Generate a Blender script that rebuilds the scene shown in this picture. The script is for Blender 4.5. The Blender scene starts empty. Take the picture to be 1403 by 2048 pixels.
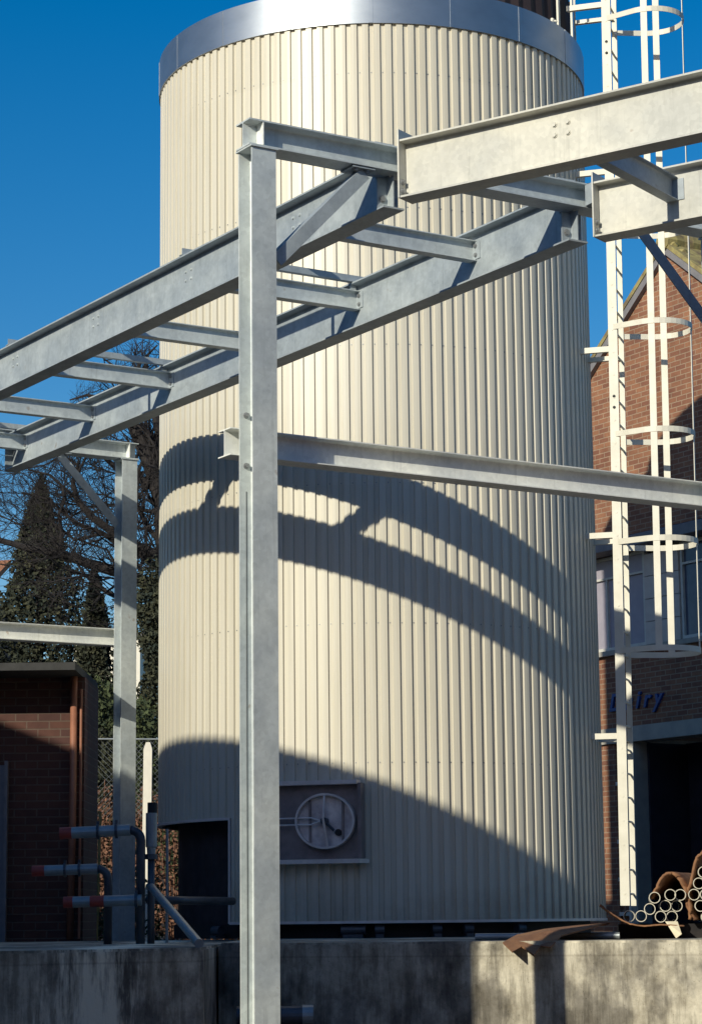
import bpy, bmesh, math, random
from mathutils import Vector, Matrix
R_ = math.radians
random.seed(7)
scene = bpy.context.scene
COL = scene.collection

# ------------------------------------------------------------------ camera
PITCH, ROLL = 0.1727375, 0.010628
cam_d = bpy.data.cameras.new("camera")
cam = bpy.data.objects.new("camera", cam_d)
COL.objects.link(cam)
scene.camera = cam
cam_d.sensor_fit = 'VERTICAL'
cam_d.sensor_height = 24.0
cam_d.sensor_width = 24.0
cam_d.lens = 4662.0 / 2048 * 24
cam_d.clip_start = 0.1
cam_d.clip_end = 3000
F = Vector((0, math.cos(PITCH), math.sin(PITCH)))
u0 = Vector((0, -math.sin(PITCH), math.cos(PITCH)))
r0 = Vector((1, 0, 0))
RT = r0 * math.cos(ROLL) - u0 * math.sin(ROLL)
UP = r0 * math.sin(ROLL) + u0 * math.cos(ROLL)
m = Matrix((RT, UP, -F)).transposed().to_4x4()
cam.matrix_world = m          # eye at the origin, ground 1.6 m below

# ------------------------------------------------------------------ sky and sun
SUN_AZ, SUN_EL = R_(34.0), R_(22.85)     # sun behind the camera, to the left
world = bpy.data.worlds.new("World")
scene.world = world
world.use_nodes = True
wn = world.node_tree
wn.nodes.clear()
sky = wn.nodes.new('ShaderNodeTexSky')
sky.sky_type = 'NISHITA'
sky.sun_disc = False
sky.sun_elevation = SUN_EL
sky.sun_rotation = math.pi + SUN_AZ
sky.air_density = 1.0
sky.dust_density = 0.5
sky.ozone_density = 2.0
hs = wn.nodes.new('ShaderNodeHueSaturation')
hs.inputs['Saturation'].default_value = 1.55
bg = wn.nodes.new('ShaderNodeBackground')
bg.inputs['Strength'].default_value = 0.098
wo = wn.nodes.new('ShaderNodeOutputWorld')
wn.links.new(sky.outputs[0], hs.inputs['Color'])
tint = wn.nodes.new('ShaderNodeMix')
tint.data_type = 'RGBA'; tint.blend_type = 'MULTIPLY'
tint.inputs[0].default_value = 1.0
tint.inputs[7].default_value = (1.04, 1.0, 1.07, 1)
wn.links.new(hs.outputs[0], tint.inputs[6])
wn.links.new(tint.outputs[2], bg.inputs['Color'])
wn.links.new(bg.outputs[0], wo.inputs['Surface'])
sun_d = bpy.data.lights.new("sun", 'SUN')
sun_d.energy = 4.35
sun_d.angle = R_(0.53)
sun_d.color = (1.0, 0.94, 0.76)
sun = bpy.data.objects.new("sun", sun_d)
COL.objects.link(sun)
SD = Vector((-math.sin(SUN_AZ) * math.cos(SUN_EL), -math.cos(SUN_AZ) * math.cos(SUN_EL), math.sin(SUN_EL)))
sun.rotation_euler = SD.to_track_quat('Z', 'Y').to_euler()
scene.view_settings.view_transform = 'Standard'
scene.view_settings.look = 'None'
scene.view_settings.exposure = 0.0
scene.view_settings.gamma = 1.0

# ------------------------------------------------------------------ frames of reference
O = Vector((-0.6972, 16.3893, 0))        # near left corner of the front column
AD = Vector((-0.531813, 0.846862, 0))    # along the long beams, away to the left
CD = Vector((0.846862, 0.531813, 0))     # along the portal, away to the right
BE = -0.971768
BD = Vector((-math.sin(BE), -math.cos(BE), 0))   # along the second run, to the right and nearer
BN = Vector((math.cos(BE), -math.sin(BE), 0))
Z = Vector((0, 0, 1))
def ST(s, t, z): return O + CD * s + AD * t + Z * z
OB = Vector((0.384946, 16.840582, 0))
def BT(n, t, z): return OB + BN * n + BD * t + Z * z
ZP = -0.200        # top of the loading plinth
GZ = -1.6          # yard level

# ------------------------------------------------------------------ materials
def newmat(name):
    mt = bpy.data.materials.new(name)
    mt.use_nodes = True
    nt = mt.node_tree
    b = nt.nodes['Principled BSDF']
    return mt, nt, b
def mixramp(nt, fac, c0, c1, p0=0.35, p1=0.65):
    r = nt.nodes.new('ShaderNodeValToRGB')
    r.color_ramp.elements[0].position = p0
    r.color_ramp.elements[0].color = (*c0, 1)
    r.color_ramp.elements[1].position = p1
    r.color_ramp.elements[1].color = (*c1, 1)
    nt.links.new(fac, r.inputs['Fac'])
    return r
def coords(nt, scale=(1, 1, 1)):
    t = nt.nodes.new('ShaderNodeTexCoord')
    mp = nt.nodes.new('ShaderNodeMapping')
    mp.inputs['Scale'].default_value = scale
    nt.links.new(t.outputs['Object'], mp.inputs['Vector'])
    return mp.outputs[0]
def noise(nt, vec, sc, det=4, rough=.6):
    n = nt.nodes.new('ShaderNodeTexNoise')
    n.inputs['Scale'].default_value = sc
    n.inputs['Detail'].default_value = det
    n.inputs['Roughness'].default_value = rough
    nt.links.new(vec, n.inputs['Vector'])
    return n.outputs['Fac']
def bump(nt, b, h, s=.2, d=.01):
    bp = nt.nodes.new('ShaderNodeBump')
    bp.inputs['Strength'].default_value = s
    bp.inputs['Distance'].default_value = d
    nt.links.new(h, bp.inputs['Height'])
    nt.links.new(bp.outputs[0], b.inputs['Normal'])
def mix(nt, a, bb, fac, mode='MIX'):
    mx = nt.nodes.new('ShaderNodeMix')
    mx.data_type = 'RGBA'
    mx.blend_type = mode
    if isinstance(fac, float): mx.inputs[0].default_value = fac
    else: nt.links.new(fac, mx.inputs[0])
    for v, i in ((a, 6), (bb, 7)):
        if isinstance(v, tuple): mx.inputs[i].default_value = (*v, 1)
        else: nt.links.new(v, mx.inputs[i])
    return mx.outputs[2]
def simple(name, c0, c1=None, rough=.6, metal=0., sc=6, bmp=0., scale=(1, 1, 1), p=(.35, .65)):
    mt, nt, b = newmat(name)
    b.inputs['Roughness'].default_value = rough
    b.inputs['Metallic'].default_value = metal
    if c1 is None: c1 = tuple(x * .85 for x in c0)
    v = coords(nt, scale)
    n = noise(nt, v, sc)
    r = mixramp(nt, n, c1, c0, *p)
    nt.links.new(r.outputs[0], b.inputs['Base Color'])
    if bmp: bump(nt, b, noise(nt, v, sc * 4), bmp)
    return mt
def galv(name, base, dark, metal=.35, rough=.42):
    mt, nt, b = newmat(name)
    b.inputs['Metallic'].default_value = metal
    v = coords(nt)
    vo = nt.nodes.new('ShaderNodeTexVoronoi')
    vo.inputs['Scale'].default_value = 30
    nt.links.new(v, vo.inputs['Vector'])
    n1 = noise(nt, v, 4.5, 9, .72)
    r1 = mixramp(nt, n1, dark, base, .38, .60)
    r2 = mixramp(nt, vo.outputs['Color'], tuple(x * .82 for x in base), tuple(min(1, x * 1.08) for x in base), .15, .85)
    c = mix(nt, r1.outputs[0], r2.outputs[0], .38)
    n2 = noise(nt, v, 1.1, 6, .6)                      # broad dull patches left by the dip
    r4 = mixramp(nt, n2, (.76, .78, .82), (1.03, 1.02, 1.0), .40, .60)
    c = mix(nt, c, r4.outputs[0], .85, 'MULTIPLY')
    v2 = coords(nt, (11, 11, .6))
    n3 = noise(nt, v2, 2.0, 3)
    r3 = mixramp(nt, n3, (.78, .78, .78), (1, 1, 1), .28, .42)
    c = mix(nt, c, r3.outputs[0], .6, 'MULTIPLY')
    n5 = noise(nt, v, 9.0, 2, .4)                      # rare pale scuffs and brown specks
    r5 = mixramp(nt, n5, (1, 1, 1), (.62, .50, .42), .74, .80)
    c = mix(nt, c, r5.outputs[0], .7, 'MULTIPLY')
    nt.links.new(c, b.inputs['Base Color'])
    rr = nt.nodes.new('ShaderNodeMapRange')
    rr.inputs['To Min'].default_value = rough - .12
    rr.inputs['To Max'].default_value = rough + .18
    nt.links.new(n1, rr.inputs['Value'])
    nt.links.new(rr.outputs[0], b.inputs['Roughness'])
    bump(nt, b, n1, .10)
    return mt
def brick(name, c1, c2, mortar, vec_axes, bw=.245, bh=.0815, rough=.85):
    """bricks laid in the plane given by a horizontal direction (ax, ay) and z"""
    mt, nt, b = newmat(name)
    b.inputs['Roughness'].default_value = rough
    t = nt.nodes.new('ShaderNodeTexCoord')
    sp = nt.nodes.new('ShaderNodeSeparateXYZ')
    nt.links.new(t.outputs['Object'], sp.inputs[0])
    def mul(s, k):
        q = nt.nodes.new('ShaderNodeMath'); q.operation = 'MULTIPLY'
        nt.links.new(s, q.inputs[0]); q.inputs[1].default_value = k; return q.outputs[0]
    ad = nt.nodes.new('ShaderNodeMath'); ad.operation = 'ADD'
    nt.links.new(mul(sp.outputs[0], vec_axes[0]), ad.inputs[0])
    nt.links.new(mul(sp.outputs[1], vec_axes[1]), ad.inputs[1])
    cb = nt.nodes.new('ShaderNodeCombineXYZ')
    nt.links.new(ad.outputs[0], cb.inputs[0])
    nt.links.new(sp.outputs[2], cb.inputs[1])
    br = nt.nodes.new('ShaderNodeTexBrick')
    br.inputs['Scale'].default_value = 1
    br.inputs['Brick Width'].default_value = bw
    br.inputs['Row Height'].default_value = bh
    br.inputs['Mortar Size'].default_value = .009
    br.inputs['Mortar Smooth'].default_value = .3
    br.inputs['Bias'].default_value = -.1
    br.inputs['Color1'].default_value = (*c1, 1)
    br.inputs['Color2'].default_value = (*c2, 1)
    br.inputs['Mortar'].default_value = (*mortar, 1)
    nt.links.new(cb.outputs[0], br.inputs['Vector'])
    n = noise(nt, t.outputs['Object'], 1.9, 9, .75)
    r = mixramp(nt, n, (.62, .58, .58), (1.12, 1.1, 1.08), .34, .66)
    c = mix(nt, br.outputs['Color'], r.outputs[0], .8, 'MULTIPLY')
    nt.links.new(c, b.inputs['Base Color'])
    inv = nt.nodes.new('ShaderNodeMath'); inv.operation = 'SUBTRACT'
    inv.inputs[0].default_value = 1
    nt.links.new(br.outputs['Fac'], inv.inputs[1])
    bump(nt, b, inv.outputs[0], .5, .008)
    return mt

M = {}
M['cream'] = simple('cream_coated_steel', (.62, .58, .485), (.59, .55, .46), rough=.45, sc=1.6, scale=(3, 3, .4))
def cladding_mat():
    mt, nt, b = newmat('cream_coated_cladding')
    b.inputs['Roughness'].default_value = .42
    g = nt.nodes.new('ShaderNodeNewGeometry')
    sp = nt.nodes.new('ShaderNodeSeparateXYZ'); nt.links.new(g.outputs['Position'], sp.inputs[0])
    def mth(op, a_, b_=None):
        q = nt.nodes.new('ShaderNodeMath'); q.operation = op
        for i, v in enumerate((a_, b_)):
            if v is None: continue
            if isinstance(v, (int, float)): q.inputs[i].default_value = v
            else: nt.links.new(v, q.inputs[i])
        return q.outputs[0]
    ang = mth('ARCTAN2', mth('SUBTRACT', sp.outputs[0], .303), mth('SUBTRACT', 27.189, sp.outputs[1]))
    pan = mth('FLOOR', mth('MULTIPLY', ang, 126 / 6.2832 / 7.0))
    lift = mth('FLOOR', mth('MULTIPLY', sp.outputs[2], 1 / 4.6))
    cb = nt.nodes.new('ShaderNodeCombineXYZ'); nt.links.new(pan, cb.inputs[0]); nt.links.new(lift, cb.inputs[1])
    wnz = nt.nodes.new('ShaderNodeTexWhiteNoise'); nt.links.new(cb.outputs[0], wnz.inputs['Vector'])
    r1 = mixramp(nt, wnz.outputs['Value'], (.595, .558, .465), (.640, .600, .505), 0, 1)
    n = noise(nt, coords(nt, (9, 9, .35)), 1.6, 6, .65)
    r2 = mixramp(nt, n, (.88, .87, .84), (1, 1, 1), .34, .54)
    c = mix(nt, r1.outputs[0], r2.outputs[0], .7, 'MULTIPLY')
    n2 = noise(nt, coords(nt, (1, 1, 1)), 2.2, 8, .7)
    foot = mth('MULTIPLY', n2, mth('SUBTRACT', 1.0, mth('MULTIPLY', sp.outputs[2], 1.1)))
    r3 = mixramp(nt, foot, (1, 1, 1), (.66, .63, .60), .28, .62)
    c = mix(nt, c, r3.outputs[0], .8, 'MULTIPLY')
    nt.links.new(c, b.inputs['Base Color'])
    return mt
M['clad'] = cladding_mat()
M['band'] = simple('bright_metal_flashing', (.40, .43, .47), (.34, .37, .41), rough=.42, metal=.95, sc=2.2, scale=(1, 1, 2))
M['galv'] = galv('weathered_galvanised_steel', (.44, .49, .52), (.29, .33, .36), metal=.12, rough=.52)
M['galvc'] = galv('galvanised_column_steel', (.64, .69, .695), (.47, .515, .53), metal=.15, rough=.5)
M['galvd'] = galv('bright_galvanised_steel', (.92, .93, .88), (.76, .78, .75), metal=.05, rough=.5)
M['galv2'] = galv('new_galvanised_steel', (.64, .625, .56), (.54, .53, .475), metal=.1, rough=.55)
M['bolt'] = simple('bolt_steel', (.35, .36, .37), rough=.5, metal=.7)
M['ladder'] = simple('white_painted_steel', (.70, .67, .58), (.62, .59, .50), rough=.5, sc=5)
M['dark'] = simple('dark_brown_sheet', (.030, .018, .020), (.018, .012, .016), rough=.7, sc=3)
M['vessel'] = simple('inner_vessel_steel', (.05, .045, .05), (.03, .028, .032), rough=.6, metal=.2)
M['panel'] = simple('manway_sheet', (.30, .26, .26), (.20, .175, .18), rough=.5, metal=.4, sc=5)
M['doorm'] = simple('worn_manway_door', (.88, .80, .77), (.50, .43, .43), rough=.5, metal=.1, sc=5.5)
M['blind'] = simple('drawn_blind', (.36, .33, .38), (.32, .295, .345), rough=.5)
M['trim'] = simple('folded_trim', (.80, .74, .70), (.66, .60, .57), rough=.45, metal=.15)
M['black'] = simple('black_rubber', (.02, .02, .022), rough=.7)
M['red'] = simple('red_plastic', (.42, .06, .04), (.34, .05, .035), rough=.55)
M['lag'] = simple('grey_pipe_jacket', (.34, .37, .38), (.26, .29, .31), rough=.45, metal=.4, sc=8)
M['iron'] = simple('dull_iron_pipe', (.10, .11, .13), (.07, .075, .09), rough=.5, metal=.5)
M['plastic'] = simple('pale_plastic_tube', (.62, .59, .50), (.54, .51, .42), rough=.5)
M['rust'] = simple('rusted_brown_sheet', (.30, .15, .07), (.17, .08, .045), rough=.85, sc=5, bmp=.4)
M['paper'] = simple('cream_card', (.78, .70, .50), (.7, .6, .42), rough=.8)
M['glass'] = simple('window_glass', (.09, .10, .15), (.07, .08, .12), rough=.06)
M['wframe'] = simple('painted_window_frame', (.62, .60, .54), (.55, .53, .48), rough=.5)
M['panelc'] = simple('cream_facing_panel', (.60, .53, .47), (.53, .46, .41), rough=.7)
M['felt'] = simple('dark_roof_felt', (.05, .05, .05), (.035, .035, .035), rough=.9)
M['fascia'] = simple('grey_fascia', (.22, .21, .22), (.17, .165, .18), rough=.7)
M['conc2'] = simple('pale_concrete', (.42, .39, .33), (.33, .31, .27), rough=.9, sc=4, bmp=.3)
M['void'] = simple('dark_interior', (.02, .02, .035), (.014, .014, .025), rough=.8)
M['blue'] = simple('blue_letter_plastic', (.012, .06, .25), (.01, .05, .2), rough=.4)
M['tile'] = simple('mossy_roof_tile', (.36, .31, .12), (.16, .12, .07), rough=.9, sc=5, bmp=.6)
M['rooftile'] = simple('orange_roof_tile', (.40, .18, .09), (.28, .12, .06), rough=.85, sc=9)
M['white'] = simple('white_render', (.80, .76, .66), (.72, .68, .60), rough=.8)
M['bark'] = simple('tree_bark', (.030, .025, .025), (.016, .014, .016), rough=.9, sc=8)
M['leaf'] = simple('conifer_foliage', (.060, .060, .030), (.016, .026, .020), rough=.9, sc=3.5)
M['leaf2'] = simple('shrub_foliage', (.085, .105, .04), (.025, .04, .02), rough=.9, sc=4.5)
M['beech'] = simple('dead_beech_leaves', (.26, .13, .08), (.13, .065, .045), rough=.9, sc=5)
M['grass'] = simple('rough_grass', (.10, .12, .04), (.05, .055, .03), rough=.95, sc=1.5, bmp=.4)
M['yard'] = simple('yard_tarmac', (.07, .066, .062), (.045, .043, .042), rough=.9, sc=1.2, bmp=.3)
M['copper'] = simple('brown_downpipe', (.36, .15, .09), (.28, .115, .07), rough=.5)
M['wood'] = simple('garden_cane', (.55, .36, .14), (.4, .26, .1), rough=.8)
M['brickR'] = brick('brick_gable', (.31, .145, .080), (.20, .085, .055), (.36, .26, .18), (AD.x, AD.y))
M['brickL'] = brick('brick_outbuilding', (.11, .045, .032), (.075, .032, .028), (.13, .09, .07), (1, 0), .27, .095)
M['brickS'] = brick('unseen_brick_warehouse', (.26, .12, .08), (.2, .09, .07), (.3, .25, .2), (AD.x, AD.y))
# plinth concrete with shuttering stains and a painted sun patch
def plinth_mat():
    mt, nt, b = newmat('stained_cast_concrete')
    b.inputs['Roughness'].default_value = .92
    v = coords(nt)
    n = noise(nt, v, 3.0, 12, .72)
    r = mixramp(nt, n, (.30, .27, .21), (.62, .58, .48), .36, .62)
    v2 = coords(nt, (7, 7, .9))                        # water runs
    n2 = noise(nt, v2, 1.7, 9, .7)
    r2 = mixramp(nt, n2, (.42, .40, .37), (1.05, 1.03, 1), .40, .55)
    c = mix(nt, r.outputs[0], r2.outputs[0], .7, 'MULTIPLY')
    v3 = coords(nt, (1.2, 1.2, .8))                    # large damp patches
    n3 = noise(nt, v3, 1.0, 8, .6)
    r3 = mixramp(nt, n3, (.20, .20, .23), (1, 1, 1), .45, .53)
    c = mix(nt, c, r3.outputs[0], .7, 'MULTIPLY')
    vo = nt.nodes.new('ShaderNodeTexVoronoi'); vo.inputs['Scale'].default_value = 26      # blow holes
    nt.links.new(v, vo.inputs['Vector'])
    r4 = mixramp(nt, vo.outputs['Distance'], (.35, .33, .3), (1, 1, 1), .05, .13)
    c = mix(nt, c, r4.outputs[0], .8, 'MULTIPLY')
    # patch of sun painted pale on the lower slab; shutter board joints
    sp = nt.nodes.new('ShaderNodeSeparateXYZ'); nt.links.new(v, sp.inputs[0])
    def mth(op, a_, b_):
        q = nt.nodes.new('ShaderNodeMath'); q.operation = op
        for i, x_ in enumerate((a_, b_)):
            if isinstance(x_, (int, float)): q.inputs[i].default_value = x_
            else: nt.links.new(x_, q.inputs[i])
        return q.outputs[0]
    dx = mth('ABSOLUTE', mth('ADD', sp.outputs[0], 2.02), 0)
    run = mth('SUBTRACT', mth('ADD', mth('MULTIPLY', n2, .9), mth('MULTIPLY', n3, .9)), mth('MULTIPLY', dx, .75))  # mask of the painted sun patch
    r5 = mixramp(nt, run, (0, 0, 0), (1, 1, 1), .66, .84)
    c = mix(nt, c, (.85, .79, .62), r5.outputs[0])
    zz = mth('ABSOLUTE', mth('SUBTRACT', mth('FRACT', mth('MULTIPLY', sp.outputs[2], 1.55), 0), .5), 0)
    r6 = mixramp(nt, zz, (.62, .6, .58), (1, 1, 1), .0, .02)
    c = mix(nt, c, r6.outputs[0], .6, 'MULTIPLY')
    nt.links.new(c, b.inputs['Base Color'])
    bump(nt, b, n, .6, .03)
    return mt
M['plinth'] = plinth_mat()

# ------------------------------------------------------------------ mesh helpers
def link(name, bm, mat, parent=None, smooth=False, label=None):
    me = bpy.data.meshes.new(name)
    bmesh.ops.recalc_face_normals(bm, faces=bm.faces)
    if smooth:
        for f in bm.faces: f.smooth = True
    bm.to_mesh(me); bm.free()
    me.materials.append(M[mat])
    o = bpy.data.objects.new(name, me)
    COL.objects.link(o)
    if parent is not None:
        o.parent = parent
        # geometry is written in world coordinates: cancel the parents' offset
        o.matrix_parent_inverse = world_mat(parent).inverted()
    if label: o['label'] = label
    return o
def world_mat(o):
    mm = Matrix.Translation(o.location)
    if o.parent is not None: mm = world_mat(o.parent) @ o.matrix_parent_inverse @ mm
    return mm
def tag(o, label=None, cat=None, group=None, kind=None):
    if label: o['label'] = label
    if cat: o['category'] = cat
    if group: o['group'] = group
    if kind: o['kind'] = kind
    return o
def thing(name, label, cat, loc=(0, 0, 0), group=None):
    o = bpy.data.objects.new(name, None)
    o.location = loc; o.empty_display_size = .2
    COL.objects.link(o)
    return tag(o, label, cat, group)
def box(bm, c, ax, ay, az, sx, sy, sz):
    """box centred at c with half sizes along three unit axes"""
    vs = []
    for i in (-1, 1):
        for j in (-1, 1):
            for k in (-1, 1):
                vs.append(bm.verts.new(Vector(c) + ax * sx * i + ay * sy * j + az * sz * k))
    for q in ((0, 1, 3, 2), (4, 6, 7, 5), (0, 4, 5, 1), (2, 3, 7, 6), (0, 2, 6, 4), (1, 5, 7, 3)):
        bm.faces.new([vs[i] for i in q])
X, Y = Vector((1, 0, 0)), Vector((0, 1, 0))
def abox(bm, x0, x1, y0, y1, z0, z1):
    box(bm, ((x0 + x1) / 2, (y0 + y1) / 2, (z0 + z1) / 2), X, Y, Z, (x1 - x0) / 2, (y1 - y0) / 2, (z1 - z0) / 2)
def prism(bm, pts, d):
    """closed outline pts (3D) extruded by vector d"""
    d = Vector(d)
    a = [bm.verts.new(Vector(p)) for p in pts]
    b = [bm.verts.new(Vector(p) + d) for p in pts]
    n = len(pts)
    bm.faces.new(a); bm.faces.new(list(reversed(b)))
    for i in range(n): bm.faces.new([a[i], a[(i + 1) % n], b[(i + 1) % n], b[i]])
def iprof(b, h, tw, tf, r=.012):
    """I section outline, origin at the centre of the bottom flange underside"""
    p = [(-b / 2, 0), (b / 2, 0), (b / 2, tf)]
    def arc(cx, cz, a0, a1):
        for k in range(4):
            a = R_(a0 + (a1 - a0) * k / 3)
            p.append((cx + r * math.cos(a), cz + r * math.sin(a)))
    arc(tw / 2 + r, tf + r, 270, 180)
    arc(tw / 2 + r, h - tf - r, 180, 90)
    p += [(b / 2, h - tf), (b / 2, h), (-b / 2, h), (-b / 2, h - tf)]
    arc(-tw / 2 - r, h - tf - r, 90, 0)
    arc(-tw / 2 - r, tf + r, 0, -90)
    p.append((-b / 2, tf))
    return p
def ibeam(bm, p0, p1, side, up, b, h, tw, tf):
    """I section from p0 to p1; p0 is the underside centre line"""
    p0, p1 = Vector(p0), Vector(p1)
    prism(bm, [p0 + side * x + up * z for x, z in iprof(b, h, tw, tf)], p1 - p0)
def lsec(bm, p0, p1, a, b, la, lb, t):
    """angle: leg along a (length la) and leg along b"""
    p0, p1 = Vector(p0), Vector(p1)
    o = [(0, 0), (la, 0), (la, t), (t, t), (t, lb), (0, lb)]
    prism(bm, [p0 + a * x + b * y for x, y in o], p1 - p0)
def frame_of(d):
    d = Vector(d).normalized()
    a = d.cross(Z if abs(d.z) < .9 else X).normalized()
    return d, a, d.cross(a)
def tube(bm, pts, rad, n=10, caps=True):
    pts = [Vector(p) for p in pts]
    rs = rad if isinstance(rad, (list, tuple)) else [rad] * len(pts)
    rings = []; a = None
    for i, p in enumerate(pts):
        d = (pts[min(i + 1, len(pts) - 1)] - pts[max(i - 1, 0)]).normalized()
        if a is None: _, a, _ = frame_of(d)
        a = (a - d * a.dot(d)).normalized(); b = d.cross(a)
        rings.append([bm.verts.new(p + (a * math.cos(2 * math.pi * k / n) + b * math.sin(2 * math.pi * k / n)) * rs[i]) for k in range(n)])
    for i in range(len(rings) - 1):
        for k in range(n):
            bm.faces.new([rings[i][k], rings[i][(k + 1) % n], rings[i + 1][(k + 1) % n], rings[i + 1][k]])
    if caps:
        bm.faces.new(rings[0]); bm.faces.new(list(reversed(rings[-1])))
def pipe(bm, p0, p1, ro, ri, n=20):
    """open ended thin walled tube"""
    d, a, b = frame_of(Vector(p1) - Vector(p0))
    R = []
    for p in (Vector(p0), Vector(p1)):
        for r in (ro, ri):
            R.append([bm.verts.new(p + (a * math.cos(2 * math.pi * k / n) + b * math.sin(2 * math.pi * k / n)) * r) for k in range(n)])
    for k in range(n):
        j = (k + 1) % n
        bm.faces.new([R[0][k], R[0][j], R[2][j], R[2][k]])
        bm.faces.new([R[1][j], R[1][k], R[3][k], R[3][j]])
        bm.faces.new([R[0][j], R[0][k], R[1][k], R[1][j]])
        bm.faces.new([R[2][k], R[2][j], R[3][j], R[3][k]])
def ringwall(bm, c, ro, ri, z0, z1, n=128, a0=0, a1=2 * math.pi):
    full = abs(a1 - a0 - 2 * math.pi) < 1e-6
    N = n if full else n + 1
    cols = []
    for k in range(N):
        a = a0 + (a1 - a0) * k / n
        e = Vector((math.sin(a), -math.cos(a), 0))
        cols.append([bm.verts.new(Vector((c[0], c[1], 0)) + e * r + Z * z) for r, z in ((ro, z0), (ro, z1), (ri, z1), (ri, z0))])
    for k in range(n):
        A_, B_ = cols[k], cols[(k + 1) % N]
        for i in range(4):
            j = (i + 1) % 4
            bm.faces.new([A_[i], B_[i], B_[j], A_[j]])
    if not full:
        bm.faces.new(cols[0]); bm.faces.new(list(reversed(cols[-1])))
def bolt(parent, p, n, r=.022, h=.016, mat='bolt', name='bolt'):
    bm = bmesh.new()
    p = Vector(p); n = Vector(n)
    tube(bm, [p - n * .002, p + n * h * .35], r * 1.35, 12)
    tube(bm, [p + n * h * .3, p + n * h], r, 6)
    return link(name, bm, mat, parent)
def plate(bm, c, u, v, w, su, sv, sw): box(bm, c, u, v, w, su / 2, sv / 2, sw / 2)

# ------------------------------------------------------------------ ground
bm = bmesh.new(); abox(bm, -300, 300, -200, 900, GZ - .3, GZ)
tag(link('ground', bm, 'yard'), kind='structure')
bm = bmesh.new()          # raised terrace behind the plinth
prism(bm, [(-60, 26.9, GZ), (-1.21, 26.9, GZ), (-1.21, 30.3, GZ), (60, 30.3, GZ), (60, 56, GZ), (-60, 56, GZ)], (0, 0, abs(GZ) - .30))
tag(link('terrace_yard', bm, 'yard'), kind='structure')
bm = bmesh.new(); abox(bm, -60, 20, 56, 120, GZ, -.1)
tag(link('grass_field', bm, 'grass'), kind='structure')

# ------------------------------------------------------------------ loading plinth
bm = bmesh.new()
prism(bm, [(-1.20, 20.8, GZ + .003), (-1.20, 30.2, GZ + .003), (9, 30.2, GZ + .003), (9, 17.6, GZ + .003)], (0, 0, ZP - GZ - .003))
bmesh.ops.bevel(bm, geom=[e for e in bm.edges if min(v.co.z for v in e.verts) > ZP - .01], offset=.02, segments=2, affect='EDGES')
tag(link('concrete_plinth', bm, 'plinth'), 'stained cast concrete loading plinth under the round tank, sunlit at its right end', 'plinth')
bm = bmesh.new()
prism(bm, [(-6.0, 15.85, GZ + .003), (-9.5, 26.5, GZ + .003), (-1.22, 26.5, GZ + .003), (-1.22, 19.0, GZ + .003)], (0, 0, -.215 - GZ - .003))
bmesh.ops.bevel(bm, geom=[e for e in bm.edges if min(v.co.z for v in e.verts) > -.225], offset=.02, segments=2, affect='EDGES')
tag(link('concrete_plinth', bm, 'plinth'), 'shaded lower concrete slab with a painted pale patch of sun beneath the red capped pipes', 'plinth')

# ------------------------------------------------------------------ the tank
TC = Vector((0.303, 27.189, 0)); TR = 2.563; TZ = 9.814
tank = thing('storage_tank', 'tall round cream tank clad in vertical ribbed sheeting with a grey metal top band', 'tank', (TC.x, TC.y, ZP))
def tp(a, r, z): return TC + Vector((math.sin(a) * r, -math.cos(a) * r, z))
NR = 126
pitch = 2 * math.pi / NR
prof = []
for i in range(NR):                       # crest, flank, trough, flank
    a = i * pitch
    for da, r in ((.03, TR - .0012), (.29, TR), (.555, TR - .0012), (.605, TR - .025), (.98, TR - .025)):
        prof.append((a + da * pitch, r))
CA0, CA1, CZ = -1.95, -0.693, 1.075       # service opening at the left foot
def inside(a):
    a = (a + math.pi) % (2 * math.pi) - math.pi
    return CA0 < a < CA1
MA, MZ0, MZ1, MW = -0.292, .62, 1.40, .52     # manway position
bm = bmesh.new()
N = len(prof)
zs = [(-.03, CZ), (CZ, 4.6), (4.6, TZ + .1)]
vv = {}
def V(i, z):
    k = (i % N, z)
    if k not in vv: vv[k] = bm.verts.new(tp(prof[i % N][0], prof[i % N][1], z))
    return vv[k]
for i in range(N):
    am = prof[i][0]
    for z0, z1 in zs:
        if z0 < 0 and inside(am): continue
        bm.faces.new([V(i, z0), V(i + 1, z0), V(i + 1, z1), V(i, z1)])
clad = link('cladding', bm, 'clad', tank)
sol = clad.modifiers.new('thickness', 'SOLIDIFY'); sol.thickness = .004; sol.offset = -1
bm = bmesh.new(); ringwall(bm, TC, TR + .018, TR - .05, TZ, TZ + .42, 160)
ringwall(bm, TC, TR - .05, TR - .25, TZ + .40, TZ + .42, 160)
fl = link('top_band', bm, 'band', tank, smooth=True)
fl.data.set_sharp_from_angle(angle=R_(35))
for k in range(9):                       # lap joints of the top band
    a = -1.45 + k * .36; ev = Vector((math.sin(a), -math.cos(a), 0)); uv_ = Vector((math.cos(a), math.sin(a), 0))
    bm = bmesh.new(); box(bm, tp(a, TR + .019, TZ + .21), uv_, ev, Z, .022, .003, .208); link('band_lap', bm, 'band', tank)
bm = bmesh.new()                         # rows of cladding screws
for zz in (1.62, 3.1, 4.62, 6.15, 7.7, 9.25):
    for i in range(NR):
        a = (i + .79) * pitch; ev = Vector((math.sin(a), -math.cos(a), 0))
        tube(bm, [tp(a, TR - .026, zz), tp(a, TR - .020, zz)], .0075, 6)
tag(link('cladding_screws', bm, 'bolt', tank), kind='stuff')
bm = bmesh.new(); ringwall(bm, TC, TR - .26, .05, TZ + .36, TZ + .44, 96); link('roof', bm, 'vessel', tank)
bm = bmesh.new(); ringwall(bm, TC, 2.33, 2.30, -.06, TZ + .3, 96)
link('vessel_shell', bm, 'vessel', tank, smooth=False)
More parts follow.
